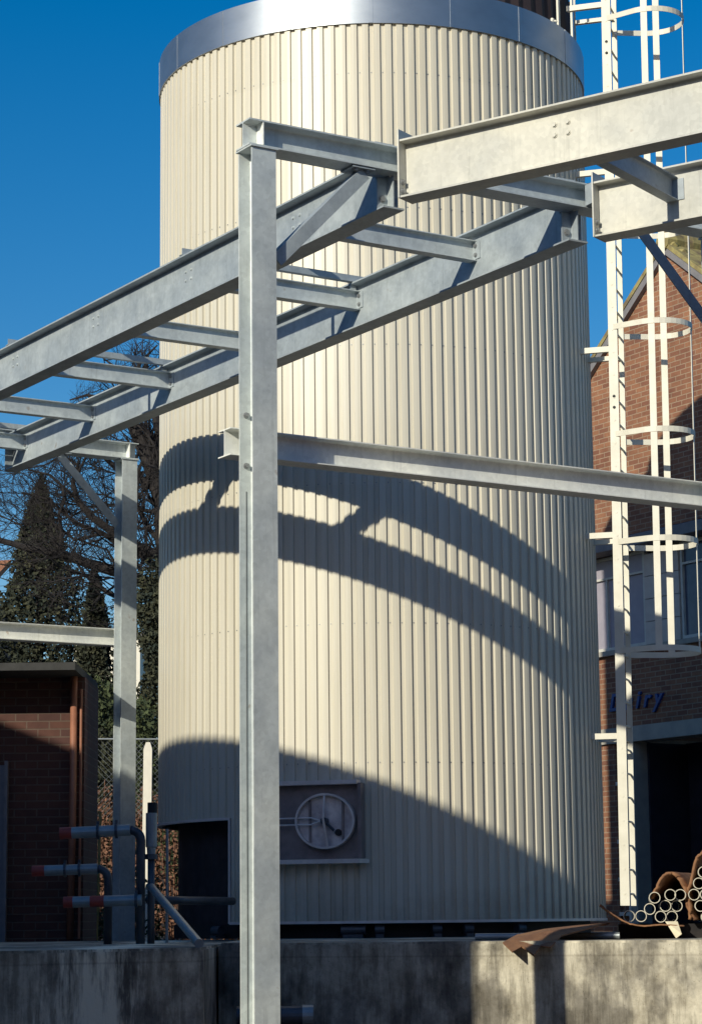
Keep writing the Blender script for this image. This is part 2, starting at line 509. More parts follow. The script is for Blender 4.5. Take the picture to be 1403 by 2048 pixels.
bm = bmesh.new(); ringwall(bm, TC, 2.38, 2.2, ZP, -.05, 96); link('base_ring', bm, 'black', tank)
bm = bmesh.new(); ringwall(bm, TC, TR + .012, TR - .06, -.05, -.022, 128, CA1, 2 * math.pi + CA0); link('drip_flashing', bm, 'trim', tank)
bm = bmesh.new(); ringwall(bm, TC, TR + .01, TR - .045, CZ - .018, CZ + .01, 60, CA0, CA1)
for a in (CA1,):
    e = Vector((math.sin(a), -math.cos(a), 0)); u = Vector((math.cos(a), math.sin(a), 0))
    box(bm, tp(a, TR - .02, CZ / 2 - .02), u, e, Z, .012, .035, CZ / 2 + .02)
link('opening_trim', bm, 'trim', tank)
# manway box
e = Vector((math.sin(MA), -math.cos(MA), 0)); u = Vector((math.cos(MA), math.sin(MA), 0))
mc = tp(MA, TR, (MZ0 + MZ1) / 2); hh = (MZ1 - MZ0) / 2
man = bmesh.new()
box(man, mc + e * .0, u, e, Z, MW, .03, hh)
man = link('manway_panel', man, 'panel', tank)
bm = bmesh.new()
box(bm, mc + e * .045 + Z * (hh + .012), u, e, Z, MW + .0, .085, .022)
link('top_ledge', bm, 'trim', man)
bm = bmesh.new()
prism(bm, [mc + u * a_ + e * b_ + Z * (-hh - .05) for a_, b_ in ((-MW, -.04), (-MW, .13), (MW + .02, .13), (MW + .08, -.04))], Z * .045)
link('bottom_ledge', bm, 'trim', man)
bm = bmesh.new(); box(bm, mc + u * (MW + .02) + e * .03, u, e, Z, .018, .07, hh); link('side_trim', bm, 'panel', man)
dc = mc + u * .165 + e * .04
def oval(bm, c, rx, rz, w, t, dep, n=48):
    rings = []
    for k in range(n):
        a = 2 * math.pi * k / n
        cu = u * math.cos(a); cz = Z * math.sin(a)
        rings.append([bm.verts.new(c + cu * (rx + q) + cz * (rz + q) + e * d) for q, d in ((0, 0), (0, dep), (-w, dep), (-w, 0))])
    for k in range(n):
        A_, B_ = rings[k], rings[(k + 1) % n]
        for i in range(4): bm.faces.new([A_[i], A_[(i + 1) % 4], B_[(i + 1) % 4], B_[i]])
bm = bmesh.new()
prism(bm, [dc + u * math.cos(2 * math.pi * k / 48) * .30 + Z * math.sin(2 * math.pi * k / 48) * .27 for k in range(48)], e * .03)
door = link('manway_door', bm, 'doorm', man)
bm = bmesh.new(); oval(bm, dc, .325, .29, .022, 0, .085); link('door_rim', bm, 'trim', door)
bm = bmesh.new(); tube(bm, [dc + Z * .27 + e * .075, dc + Z * .02 + e * .13], .011, 8); tube(bm, [dc + Z * .02 + e * .13, dc - Z * .27 + e * .07 + u * .03], .014, 8)
link('door_bar', bm, 'trim', door)
bm = bmesh.new(); tube(bm, [dc + e * .03, dc + e * .12], .035, 12); tube(bm, [dc + e * .1, dc + u * .10 - Z * .10 + e * .07], .014, 8); link('door_clamp', bm, 'iron', door)
bm = bmesh.new(); tube(bm, [dc + u * .14 - Z * .12 + e * .028, dc + u * .14 - Z * .12 + e * .06], .035, 14); link('door_knob', bm, 'black', door)
bm = bmesh.new()
for dz in (.035, -.035): tube(bm, [dc + u * -.62 + Z * dz + e * .05, dc + u * -.15 + Z * dz + e * .07, dc + u * -.03 + e * .1], .009, 6)
link('hinge_arm', bm, 'trim', door)
for dx in (-.17, .19):
    bm = bmesh.new(); box(bm, dc + u * dx + e * .036, u, e, Z, .012, .012, .22); link('door_stiffener', bm, 'panel', door)
# feet and brackets seen under the cladding
for a, w in ((-.13, .13), (-.02, .05), (.22, .05), (.36, .05), (-.55, .05), (.62, .05), (-.8, .06)):
    bm = bmesh.new(); e2 = Vector((math.sin(a), -math.cos(a), 0)); u2 = Vector((math.cos(a), math.sin(a), 0))
    c2 = tp(a, TR - .08, 0)
    tube(bm, [c2 + u2 * -w + Z * (ZP + .085), c2 + u2 * w + Z * (ZP + .085)], .055, 14)
    box(bm, c2 + Z * (ZP + .02), u2, e2, Z, w * .8, .07, .018)
    link('levelling_foot', bm, 'iron', tank)
# ribbed dark housing on the tank roof
hc = Vector((.90, 27.28, 0))
bm = bmesh.new(); rr = []
for k in range(120):
    a = 2 * math.pi * k / 120; r = 1.90 - (.03 if k % 2 else 0)
    ev = Vector((math.sin(a), -math.cos(a), 0))
    rr.append((bm.verts.new(hc + ev * r + Z * (TZ + .44)), bm.verts.new(hc + ev * (r * .99) + Z * 10.95)))
for k in range(120):
    j = (k + 1) % 120; bm.faces.new([rr[k][0], rr[j][0], rr[j][1], rr[k][1]])
bm.faces.new([q[1] for q in rr])
link('roof_housing', bm, 'dark', tank)
for a in (1.075, 1.30, .78, 1.5):
    if a == .78: continue
    bm = bmesh.new(); p = tp(a, TR - .07, TZ + .40)
    box(bm, p + Z * .62, Vector((math.cos(a), math.sin(a), 0)), Vector((math.sin(a), -math.cos(a), 0)), Z, .026, .012, .62)
    box(bm, p + Z * .04, Vector((math.cos(a), math.sin(a), 0)), Vector((math.sin(a), -math.cos(a), 0)), Z, .06, .04, .012)
    link('handrail_post', bm, 'ladder', tank)
for a, dz in ((.99, .45), (1.02, .45)):
    bm = bmesh.new(); p = tp(a, TR - .06, TZ + dz)
    tube(bm, [p, p + Z * .06 + X * .015], .022, 8); link('roof_fixing', bm, 'ladder', tank)

# ------------------------------------------------------------------ caged ladder
LA = R_(18)
LN = Vector((math.cos(LA), -math.sin(LA), 0)); LTAU = Vector((math.sin(LA), math.cos(LA), 0))
LC = TC + LN * 2.885
lad = thing('caged_ladder', 'white steel cat ladder with hooped safety cage fixed to the right side of the tank', 'ladder', (LC.x, LC.y, .11))
HW = .24
for s_, w in ((-1, .105), (1, .06)):
    bm = bmesh.new(); c = LC + LTAU * HW * s_
    box(bm, c + Z * 6.36, LN, LTAU, Z, w / 2, .008, 6.25)
    link('stringer', bm, 'ladder', lad)
    if s_ < 0:
        for zz in (5.86, 5.73, 10.13, 9.99):
            bolt(lad, c + Z * zz + LTAU * -.008, -LTAU, .013, .012, 'black', 'bolt')
z = .24
while z < 12.5:
    bm = bmesh.new(); tube(bm, [LC + LTAU * (-HW - .012) + Z * z, LC + LTAU * (HW + .012) + Z * z], .013, 8)
    link('rung', bm, 'ladder', lad); z += .267
HR, HC_ = .39, .475
def hoop_pts():
    pts = [LC + LTAU * -HW]
    for k in range(25):
        a = R_(-115 + 230 * k / 24)
        pts.append(LC + LN * (HC_ + HR * math.cos(a)) + LTAU * HR * math.sin(a))
    pts.append(LC + LTAU * HW)
    return pts
for zc in (2.935, 4.173, 5.419, 6.679, 7.90, 9.15, 10.42, 11.6):
    bm = bmesh.new(); P = hoop_pts(); last = None
    c0 = LC + LN * HC_
    for p in P:
        d = (p - c0); d.z = 0; d.normalize()
        cur = [bm.verts.new(p + d * a_ + Z * (zc + b_)) for a_, b_ in ((0, -.032), (0, .032), (.007, .032), (.007, -.032))]
        if last:
            for i in range(4): bm.faces.new([last[i], last[(i + 1) % 4], cur[(i + 1) % 4], cur[i]])
        else: bm.faces.new(cur)
        last = cur
    bm.faces.new(list(reversed(last)))
    link('cage_hoop', bm, 'ladder', lad)
for a, w in ((-90, .075), (90, .075), (0, .06)):
    a = R_(a); d = LN * math.cos(a) + LTAU * math.sin(a); t_ = LTAU * math.cos(a) - LN * math.sin(a)
    c = LC + LN * HC_ + d * (HR - .004)
    bm = bmesh.new(); box(bm, c + Z * 7.31, t_, d, Z, w / 2, .004, 4.40)
    link('cage_strap', bm, 'ladder', lad)
for zc in (1.977, 4.254, 6.42, 8.547, 10.60):
    for s_ in (-1, 1):
        bm = bmesh.new(); c = LC + LTAU * HW * s_
        lsec(bm, c + Z * (zc - .03), c - LN * .47 + Z * (zc - .03), Z, LTAU * -s_, .065, .05, .007)
        link('wall_bracket', bm, 'ladder', lad)

lad.rotation_euler = (0, R_(0.5), 0)      # the ladder leans very slightly outwards at the top

# ------------------------------------------------------------------ galvanised pipe gantry
W = .203
HC = 5.608; ZD = 3.518; ZA = 5.330; HA = .437; SA, SA2 = 1.2725, 3.0347; T2 = 11.03; S2 = 4.449
gan = thing('steel_gantry', 'galvanised steel pipe gantry of tall columns and long twin beams in front of the tank', 'gantry', ST(.1, .1, GZ))
def column(s, t, mat='galvc', ztop=HC):
    bm = bmesh.new()
    zt = ztop - .014
    p = [ST(s, t, GZ + .02) + CD * (W / 2 + x) + AD * (z_) for x, z_ in iprof(W, W, .008, .013)]
    prism(bm, p, Z * (zt - GZ - .02))
    c = link('column', bm, mat, gan)
    bm = bmesh.new(); plate(bm, ST(s + W / 2, t + W / 2, ztop - .007), CD, AD, Z, W + .03, W + .03, .013); link('cap_plate', bm, mat, c)
    bm = bmesh.new(); plate(bm, ST(s + W / 2, t + W / 2, GZ + .01), CD, AD, Z, .4, .4, .02); link('base_plate', bm, mat, c)
    return c
def crossbeam(t, s0, s1, stiff=()):
    bm = bmesh.new(); ibeam(bm, ST(s0, t + W / 2, HC), ST(s1, t + W / 2, HC), -AD, Z, W, W, .008, .012)
    c = link('cross_beam', bm, 'galvc', gan)
    for s in stiff:
        bm = bmesh.new()
        for q in (-1, 1): plate(bm, ST(s, t + W / 2 + q * .053, HC + W / 2), CD, AD, Z, .009, .092, W - .03)
        link('web_stiffener', bm, 'galvd', c)
    return c
def knee(s0, s1, t, drop):
    """flat angle brace between the underside of the cross beam (s0) and a column (s1)"""
    a, b = ST(s0, t + .05, HC - .005), ST(s1, t + .05, HC - drop)
    d = (b - a).normalized(); n = d.cross(AD).normalized()
    if n.z > 0: n = -n
    bm = bmesh.new(); lsec(bm, a, b, AD, n, .10, .10, .009)
    k = link('knee_brace', bm, 'galv', gan)
    bm = bmesh.new(); plate(bm, ST(s0, t + .1, HC - .012), CD, AD, Z, .2, .18, .012); link('gusset_plate', bm, 'galv', k)
    for ds in (-.05, .05): bolt(k, ST(s0 + ds, t + .05, HC - .02), -Z)
c1 = column(0, 0)
# end bolts that hold the rail behind the front column
bm = bmesh.new(); tube(bm, [ST(.052, W - .016, 3.05), ST(.05, W - .017, 1.5), ST(.053, W - .016, GZ + .1)], .0022, 6)  # thin black rod drawing a dark line down the column
link('dark_line', bm, 'black', c1)
for zz in (ZD + .095, ZD - .28):
    bolt(c1, ST(.05, W - .013, zz), -AD, .016, .03)
c3 = column(S2, 0)
c2 = column(S2, T2)
c4 = column(0, T2)
crossbeam(0, -.02, S2 + W + .02, (.10, S2 + .1))
crossbeam(T2, -.02, S2 + W + .02, (.10, S2 + .1))
knee(.98, W, 0, .80); knee(S2 - .78, S2, 0, .80)
knee(.98, W, T2, .80); knee(S2 - .78, S2, T2, .80)
for t in (0, T2):                           # side rails behind the columns
    bm = bmesh.new(); ibeam(bm, ST(-.07, t + W + .094, ZD - .203), ST(S2 + W + .07, t + W + .094, ZD - .203), -AD, Z, .185, .203, .007, .009)
    link('side_rail', bm, 'galvd', gan)
# long twin beams
for s, nm in ((SA, 0), (SA2, 1)):
    bm = bmesh.new()
    ibeam(bm, ST(s, W * .5 + .012, ZA), ST(s, T2 + W * .5 - .012, ZA), CD, Z, .19, HA, .009, .0145)
    b = link('long_beam', bm, 'galv', gan)
    bm = bmesh.new()                        # notched end below the cross beam
    h2 = HC - .016 - ZA
    prism(bm, [ST(s, .055, ZA) + CD * x + Z * z_ for x, z_ in ((-.095, 0), (.095, 0), (.095, .0145), (.0045, .0145), (.0045, h2), (-.0045, h2), (-.0045, .0145), (-.095, .0145))], AD * (W * .5 - .045))
    link('notched_end', bm, 'galv', b)
    bm = bmesh.new(); plate(bm, ST(s, .145, ZA + .015 + (h2 - .015) / 2), CD, AD, Z, .19, .012, h2 - .017); pl = link('end_plate', bm, 'galv', b)
    for ds in (-.05, .05):
        bolt(pl, ST(s + ds, .139, ZA + .09), -AD)
    bm = bmesh.new(); plate(bm, ST(s + .02, W + .01, HC + W * .5 + .04), CD, AD, Z, .17, .012, W + .10); link('splice_plate', bm, 'galv', b)
    bm = bmesh.new(); plate(bm, ST(s, T2 + W * .5 - .006, ZA + HA / 2 + .01), CD, AD, Z, .20, .012, HA + .06); link('end_plate', bm, 'galv', b)
rts = [1.50, 3.363, 5.222, 7.082, 8.951, 10.78]
RZ = ZA + .19
for i, t in enumerate(rts):
    bm = bmesh.new(); ibeam(bm, ST(SA + .012, t, RZ), ST(SA2 - .012, t, RZ), -AD, Z, .10, .178, .005, .008)
    r = link('cross_member', bm, 'galvc', gan)
    bm = bmesh.new(); plate(bm, ST(SA2 - .009, t - .02, RZ + .09), CD, AD, Z, .010, .16, .15); cl = link('end_cleat', bm, 'galv', r)
    for dt in (-.045, .035):
        for dz in (-.04, .04):
            bolt(cl, ST(SA2 - .014, t + dt, RZ + .09 + dz), -CD, .015, .018)
            bolt(cl, ST(SA - .005, t + dt * 1.3, RZ + .09 + dz), -CD, .010, .011, 'galvc')
for t in (3.30, 7.05, 10.8):
    bm = bmesh.new(); box(bm, ST(SA + .70, t + .03, ZA + .585), CD, AD, Z, .02, .02, .145)
    link('pipe_stand', bm, 'galv', gan)
for t in (3.30, 7.05, 10.8):                # light ties on top of the beams, every second bay
    bm = bmesh.new(); lsec(bm, ST(SA - .10, t, ZA + HA + .004), ST(SA2 + .10, t, ZA + HA + .004), AD, Z, .06, .06, .006)
    r = link('top_tie', bm, 'galv', gan)
    bm = bmesh.new(); plate(bm, ST(SA2 - .06, t + .05, ZA + HA - .03), CD, AD, Z, .06, .012, .07); link('tie_cleat', bm, 'galv', r)
# second run, turned towards the right
for n_, t0, nm in ((.095, 0, 0), (.095 + 1.775, .69, 1)):
    bm = bmesh.new(); ibeam(bm, BT(n_, t0 + .01, ZA), BT(n_, 7.2, ZA), BN, Z, .19, HA + .018, .009, .0145)
    b = link('angled_beam', bm, 'galv2', gan, label='bright angled beam turned towards the right side' if nm == 0 else None)
    bm = bmesh.new(); plate(bm, BT(n_, t0, ZA + HA / 2 + .05), BN, BD, Z, .20, .013, HA + .10); ep = link('end_plate', bm, 'galv2', b)
    for dz in (.06, .13, .0): 
        if dz: bolt(ep, BT(n_ - .05, t0 + .0065, ZA + dz), BD, .018, .02)
    for j, tt in enumerate((1.35, 3.21, 5.07)):
        if nm == 0:
            for dt in (-.055, .055):
                for dz in (-.04, .04): bolt(b, BT(n_ - .0045, tt + dt, RZ + .10 + dz), -BN, .016, .016, 'galv2')
for tt in (1.35, 3.21, 5.07):
    bm = bmesh.new(); ibeam(bm, BT(.107, tt, RZ), BT(1.857, tt, RZ), BD, Z, .10, .19, .005, .008)
    r = link('cross_member', bm, 'galv', gan)
    bm = bmesh.new(); plate(bm, BT(1.861, tt + .02, RZ + .09), BN, BD, Z, .010, .16, .17); link('end_cleat', bm, 'galv', r)
# packing piece between the cross beam and the angled beams
for s, n_, t0 in ((SA + .06, .095, 0), (SA2 + .06, 1.87, .69)):
    p = BT(n_, t0 - .008, HC + .01)
    q = ST(s, -.003, HC + .01)
    bm = bmesh.new(); prism(bm, [BT(n_ - .085, t0 - .008, HC + .012), BT(n_ + .085, t0 - .008, HC + .012), ST(s + .11, .0, HC + .012) , ST(s - .02, .0, HC + .012)], Z * .17)
    link('packing_plate', bm, 'galv', gan)
# pipe carried between the long beams, hidden behind the first one but throwing a shadow on the second
bm = bmesh.new(); tube(bm, [ST(SA + .70, 2.95, ZA + .78), ST(SA + .70, T2 - .2, ZA + .78)], .055, 14)
tag(link('steel_pipe', bm, 'galv', None, smooth=True), 'thin steel pipe held on stands over the light ties between the long gantry beams', 'pipe')

# ------------------------------------------------------------------ brick building on the right (long wall along AD, gable towards the tank)
SW = 18.807
def SB(s, t, z): return ST(15.126 + (s - 18.807) * .8635, 13.258 + (t - 17.614) * .8635, z * .8635)
bld = thing('brick_building', 'tall brick dairy building with a mossy gable roof behind the ladder', 'building', SB(SW, 17.6, ZP))
TA, ZAP, SL = 17.614, 12.07, .776
T0, T1, ZE = 12.4, 22.8, 8.05
def wallprism(bm, pts, depth=.3, s=SW): prism(bm, [SB(s, t, z) for t, z in pts], CD * depth)
bm = bmesh.new()
g = lambda t: ZAP - SL * abs(t - TA) - .02
wallprism(bm, [(T0, 6.93), (T1, 6.93), (T1, g(T1)), (TA, g(TA)), (T0, g(T0))])
wallprism(bm, [(T0, 3.40), (T1, 3.40), (T1, 4.83), (T0, 4.83)])
wallprism(bm, [(20.25, 4.83), (T1, 4.83), (T1, 6.93), (20.25, 6.93)])
wallprism(bm, [(19.60, GZ), (T1, GZ), (T1, 3.40), (19.60, 3.40)])
wallprism(bm, [(T0, GZ), (14.6, GZ), (14.6, 3.40), (T0, 3.40)])
for t in (T0, T1 - .3): prism(bm, [SB(SW + .3, t, GZ), SB(SW + 12, t, GZ), SB(SW + 12, t, ZE - .1), SB(SW + .3, t, ZE - .1)], AD * .3)
w = link('wall', bm, 'brickR', bld)
bm = bmesh.new()
for sg in (-1, 1):      # roof slopes
    te = TA + sg * (5.5); n0 = Vector((0, 0, 1))
    a0 = SB(SW - .12, TA, ZAP + .02); a1 = SB(SW - .12, te, ZAP + .02 - SL * 5.5)
    prism(bm, [a0, a1, a1 + Z * .09, a0 + Z * .09], CD * 10.2)
roof = link('roof', bm, 'tile', bld)
bm = bmesh.new(); random.seed(3)
tube(bm, [SB(SW - .14, TA, ZAP + .10) + CD * (i * .17) for i in range(60)], [.155 + .02 * (i % 2) for i in range(60)], 10)
link('ridge_tile', bm, 'tile', roof); bm = bmesh.new()
for i in range(60):     # moss cushions
    s_ = SW - .1 + random.random() * 5; dt = random.uniform(.0, 1.6)
    p = SB(s_, TA - dt, ZAP + .09 - SL * dt); rad = random.uniform(.06, .14)
    bmesh.ops.create_icosphere(bm, subdivisions=1, radius=rad, matrix=Matrix.Translation(p) @ Matrix.Diagonal((1, 1, .6, 1)))
tag(link('moss', bm, 'tile', roof, label='cushions of yellow moss on the roof'), kind='stuff')
for sg in (-1, 1):
    te = TA + sg * 5.5
    a0 = SB(SW - .10, TA, ZAP - .14); a1 = SB(SW - .10, te, ZAP - .14 - SL * 5.5)
    bm = bmesh.new(); prism(bm, [a0, a1, a1 + Z * .14, a0 + Z * .14], CD * .08); link('barge_board', bm, 'fascia', roof)
# upper floor band: windows and facing panels
bm = bmesh.new(); prism(bm, [SB(SW - .42, T0, 6.62), SB(SW + .02, T0, 6.62), SB(SW + .02, T0, 6.93), SB(SW - .42, T0, 6.80)], AD * ((T1 - T0 - .2) * .8635))
link('canopy', bm, 'fascia', bld)
bm = bmesh.new(); wallprism(bm, [(T0, 4.74), (T1, 4.74), (T1, 4.83), (T0, 4.83)], .16, SW - .10); link('window_sill', bm, 'conc2', bld)
bm = bmesh.new(); wallprism(bm, [(T0, 4.835), (20.2, 4.835), (20.2, 6.62), (T0, 6.62)], .05, SW + .30); link('inner_lining', bm, 'void', bld)
def window(t0, t1, z0=4.85, z1=6.60, mull=(), pane='glass'):
    bm = bmesh.new(); f = .055; s = SW + .02
    for a_, b_ in ((t0, t0 + f), (t1 - f, t1)): wallprism(bm, [(a_, z0), (b_, z0), (b_, z1), (a_, z1)], .09, s)
    for a_, b_ in ((z0, z0 + f), (z1 - f, z1), (z1 - .42, z1 - .38)): wallprism(bm, [(t0 + f, a_), (t1 - f, a_), (t1 - f, b_), (t0 + f, b_)], .088, s + .001)
    for t in mull: wallprism(bm, [(t - .02, z0 + f), (t + .02, z0 + f), (t + .02, z1 - .42), (t - .02, z1 - .42)], .084, s + .003)
    o = link('window', bm, 'wframe', bld)
    bm = bmesh.new(); wallprism(bm, [(t0 + f, z0 + f), (t1 - f, z0 + f), (t1 - f, z1 - f), (t0 + f, z1 - f)], .012, s + .05); link('pane', bm, pane, o)
window(18.62, 20.22, mull=(19.75,), pane='blind'); window(16.55, 17.62, mull=(17.0,)); window(14.2, 15.8); window(12.5, 13.3)
for t0, t1 in ((17.64, 18.60), (15.82, 16.53), (13.32, 14.18)):
    bm = bmesh.new(); z0 = 4.85
    while z0 < 6.5:
        z1 = min(z0 + .415, 6.60); wallprism(bm, [(t0, z0), (t1, z0), (t1, z1 - .012), (t0, z1 - .012)], .06, SW - .01); z0 = z0 + .415
    link('facing_panel', bm, 'panelc', bld)
# lintel and dark loading doorway
bm = bmesh.new(); wallprism(bm, [(14.6, 3.12), (20.4, 3.12), (20.4, 3.40), (14.6, 3.40)], .40, SW - .06); link('lintel', bm, 'conc2', bld)
bm = bmesh.new(); wallprism(bm, [(19.03, ZP), (19.22, ZP), (19.22, 3.118), (19.03, 3.118)], .32, SW - .04); link('door_frame', bm, 'conc2', bld)
bm = bmesh.new(); wallprism(bm, [(14.6, GZ), (19.03, GZ), (19.03, 3.118), (14.6, 3.118)], .06, SW + 1.2); wallprism(bm, [(18.98, ZP), (19.03, ZP), (19.03, 3.1), (18.98, 3.1)], 1.2, SW + .28)
link('doorway', bm, 'void', bld)
bm = bmesh.new(); wallprism(bm, [(14.6, ZP), (17.55, ZP), (17.55, 3.1), (14.6, 3.1)], .05, SW + .5); link('sliding_door', bm, 'void', bld)
# side window left of the doorway with its pale bars
bm = bmesh.new()
for z0 in (2.35, 1.30, .62, .0): wallprism(bm, [(19.26, z0), (19.60, z0), (19.60, z0 + .07), (19.26, z0 + .07)], .10, SW - .02)
wallprism(bm, [(19.235, ZP), (19.30, ZP), (19.30, 2.9), (19.235, 2.9)], .08, SW - .03)
link('side_bars', bm, 'wframe', bld)
bm = bmesh.new(); wallprism(bm, [(19.23, GZ), (19.60, GZ), (19.60, 3.11), (19.23, 3.11)], .2, SW + .06); link('infill_wall', bm, 'brickR', bld)
# blue lettering
cu = bpy.data.curves.new('lettering', 'FONT'); cu.body = 'Dairy'; cu.size = .385; cu.shear = .32; cu.extrude = .02; cu.space_character = 1.55; cu.offset = .008
tmp = bpy.data.objects.new('tmp_text', cu); COL.objects.link(tmp)
bpy.context.view_layer.update()
me = bpy.data.meshes.new_from_object(tmp.evaluated_get(bpy.context.evaluated_depsgraph_get()))
COL.objects.unlink(tmp); bpy.data.objects.remove(tmp)
mw = Matrix((-AD, Z, -CD)).transposed().to_4x4(); mw.translation = SB(SW - .03, 19.70, 3.72)
me.transform(mw); me.materials.clear(); me.materials.append(M['blue'])
lo = bpy.data.objects.new('lettering', me); COL.objects.link(lo); lo.parent = bld; lo.matrix_parent_inverse = world_mat(bld).inverted()
lo['label'] = 'blue slanted letters reading Dairy'

# ------------------------------------------------------------------ warehouse beside the camera (out of frame, throws the low shadow)
CW = Vector((-5.27, 10.79, 0))
wh = thing('unseen_brick_warehouse', 'long unseen brick warehouse beside the yard, left of the gantry, throwing the low shadow', 'building', (CW.x, CW.y, GZ))
bm = bmesh.new(); prism(bm, [CW + Z * GZ, CW + AD * 32 + Z * GZ, CW + AD * 32 - CD * 8 + Z * GZ, CW - CD * 8 + Z * GZ], Z * (6.85 - GZ)); link('wall', bm, 'brickS', wh)
bm = bmesh.new(); prism(bm, [CW + CD * .0 - AD * 0 + Z * 6.85, CW + AD * 32 + Z * 6.85, CW + AD * 32 - CD * 8 + Z * 6.85, CW - CD * 8 + Z * 6.85], Z * .15); link('roof', bm, 'fascia', wh)
for k in range(6):
    c = CW + AD * (3 + k * 5) + CD * .02 + Z * 4.2
    bm = bmesh.new(); box(bm, c, AD, CD, Z, .8, .05, .7); f = link('window', bm, 'wframe', wh)
    bm = bmesh.new(); box(bm, c + CD * .052, AD, CD, Z, .72, .006, .62); link('pane', bm, 'glass', f)

# unseen blocks added behind and right of the camera to cut sky light
for nm_, lab, x0, x1, y0, y1, zt in (('sky_blocker_rear', 'long unseen brick block added behind the viewer to cut sky light', -34, 30, -22, -10, 8.6),
                                     ('sky_blocker_right', 'tall unseen brick block added right of the yard to cut sky light', 9.5, 22, -8, 16.5, 6.5)):
    d_ = thing(nm_, lab, 'building', ((x0 + x1) / 2, (y0 + y1) / 2, GZ))
    bm = bmesh.new(); abox(bm, x0, x1, y0, y1, GZ, zt); link('wall', bm, 'brickS', d_)
    bm = bmesh.new(); abox(bm, x0 - .2, x1 + .2, y0 - .2, y1 + .2, zt, zt + .2); link('roof', bm, 'void', d_)
    for k in range(5):
        bm = bmesh.new()
        if nm_ == 'sky_blocker_rear': abox(bm, -16 + k * 7, -13.6 + k * 7, -10, -9.94, 1.2, 2.8)
        else: abox(bm, 9.44, 9.5, -5 + k * 4, -3 + k * 4, 1.2, 2.8)
        link('window', bm, 'glass', d_)

# ------------------------------------------------------------------ small brick outbuilding, left
ob = thing('brick_outbuilding', 'low dark brick outbuilding with a flat roof at the left edge', 'building', (-4.2, 28, -.3))
bm = bmesh.new(); abox(bm, -8.5, -3.22, 28, 29.5, -.3, 2.90); link('wall', bm, 'brickL', ob)
bm = bmesh.new(); abox(bm, -8.8, -3.24, 27.15, 29.6, 2.90, 2.99); link('roof', bm, 'felt', ob)
bm = bmesh.new(); tube(bm, [(-3.34, 27.9, 2.97), (-3.34, 27.9, 1.2), (-3.36, 27.9, -.2)], .042, 12); link('downpipe', bm, 'copper', ob, smooth=True)
bm = bmesh.new(); tube(bm, [(-3.255, 27.93, 2.75), (-3.255, 27.93, -.2)], .016, 8); link('conduit', bm, 'copper', ob)
bm = bmesh.new(); abox(bm, -4.16, -4.12, 27.9, 28.0, -.29, 1.9); link('door_frame', bm, 'fascia', ob)
bm = bmesh.new(); abox(bm, -4.95, -4.16, 27.93, 28.0, -.29, 1.85); link('door', bm, 'fascia', ob)

# ------------------------------------------------------------------ pipes, valve and props by the tank's left foot
def capped_pipe(x0, x1, yy, z0, z1, r, caps, clamps, label, drop=None):
    t = thing('lagged_pipe', label, 'pipe', ((x0 + x1) / 2, yy, z0), 'lagged pipes with red end caps left of the tank')
    L = x1 - x0
    P = lambda q: Vector((x0 + L * q, yy, z0 + (z1 - z0) * q))
    segs = sorted(caps)
    edges = [0.0]
    for a, b in segs: edges += [a, b]
    edges.append(1.0)
    for a, b in zip(edges[::2], edges[1::2]):
        if b - a > .02:
            bm = bmesh.new(); tube(bm, [P(a), P(b)], r, 16); link('pipe_jacket', bm, 'lag', t, smooth=False)
    for a, b in segs:
        bm = bmesh.new(); tube(bm, [P(a), P(b)], r * 1.03, 16); link('red_end_cap' if a == 0 else 'red_sleeve', bm, 'red', t)
    for q in clamps:
        bm = bmesh.new(); tube(bm, [P(q - .018), P(q + .018)], r * 1.35, 14); box(bm, P(q) + Z * r * 1.5, X, Y, Z, .012, .012, .02)
        link('clamp', bm, 'iron', t)
    if drop is not None:
        pts = [P(1.0)]; rb = .10
        for k in range(1, 7):
            a = R_(90 - 15 * k); pts.append(Vector((P(1).x + rb * math.cos(a), yy, P(1).z - rb + rb * math.sin(a))))
        pts.append(Vector((pts[-1].x, yy, drop)))
        bm = bmesh.new(); tube(bm, pts, r * .8, 14); link('elbow_pipe', bm, 'iron', t, smooth=True)
    return t
capped_pipe(-2.815, -2.14, 22.5, .833, .858, .055, [(0, .17)], (.54, .80), 'topmost lagged pipe with a red cap, its elbow dropping beside the valve', -.25)
capped_pipe(-3.088, -2.46, 22.6, .481, .497, .05, [(0, .19)], (.50, .72), 'middle lagged pipe, red cap nearest the outbuilding', -.25)
capped_pipe(-2.76, -2.02, 22.4, .181, .196, .052, [(0, .12), (.34, .52)], (.93,), 'lowest lagged pipe with two red sleeves near the slab', None)
vt = thing('valve_pipe', 'upright lagged valve pipe with a black cap beside the tank opening', 'pipe', (-1.944, 22.55, -.25))
bm = bmesh.new(); tube(bm, [(-1.944, 22.55, -.25), (-1.944, 22.55, .6)], .035, 12); link('pipe', bm, 'iron', vt, smooth=True)
bm = bmesh.new(); tube(bm, [(-1.944, 22.55, .62), (-1.944, 22.55, .69), (-1.944, 22.55, .70), (-1.944, 22.55, 1.02)], [.040, .045, .055, .055], 14); link('jacket', bm, 'lag', vt)
bm = bmesh.new(); tube(bm, [(-1.944, 22.55, .58), (-1.944, 22.55, .63)], .06, 14); link('flange', bm, 'iron', vt)
bm = bmesh.new(); tube(bm, [(-1.935, 22.55, 1.02), (-1.935, 22.55, 1.12)], .048, 12); link('cap', bm, 'black', vt)
bm = bmesh.new(); tube(bm, [(-1.96, 22.62, .33), (-1.26, 19.12, -.185)], .038, 14)
tag(link('prop_tube', bm, 'lag', None, smooth=False), 'bare grey tube leaning diagonally down onto the slab edge', 'tube')
bm = bmesh.new(); tube(bm, [(-2.0, 22.9, .20), (-1.25, 24.2, .19)], .04, 12)
tag(link('drain_pipe', bm, 'iron', None, smooth=True), 'dark pipe running level into the tank opening', 'pipe')
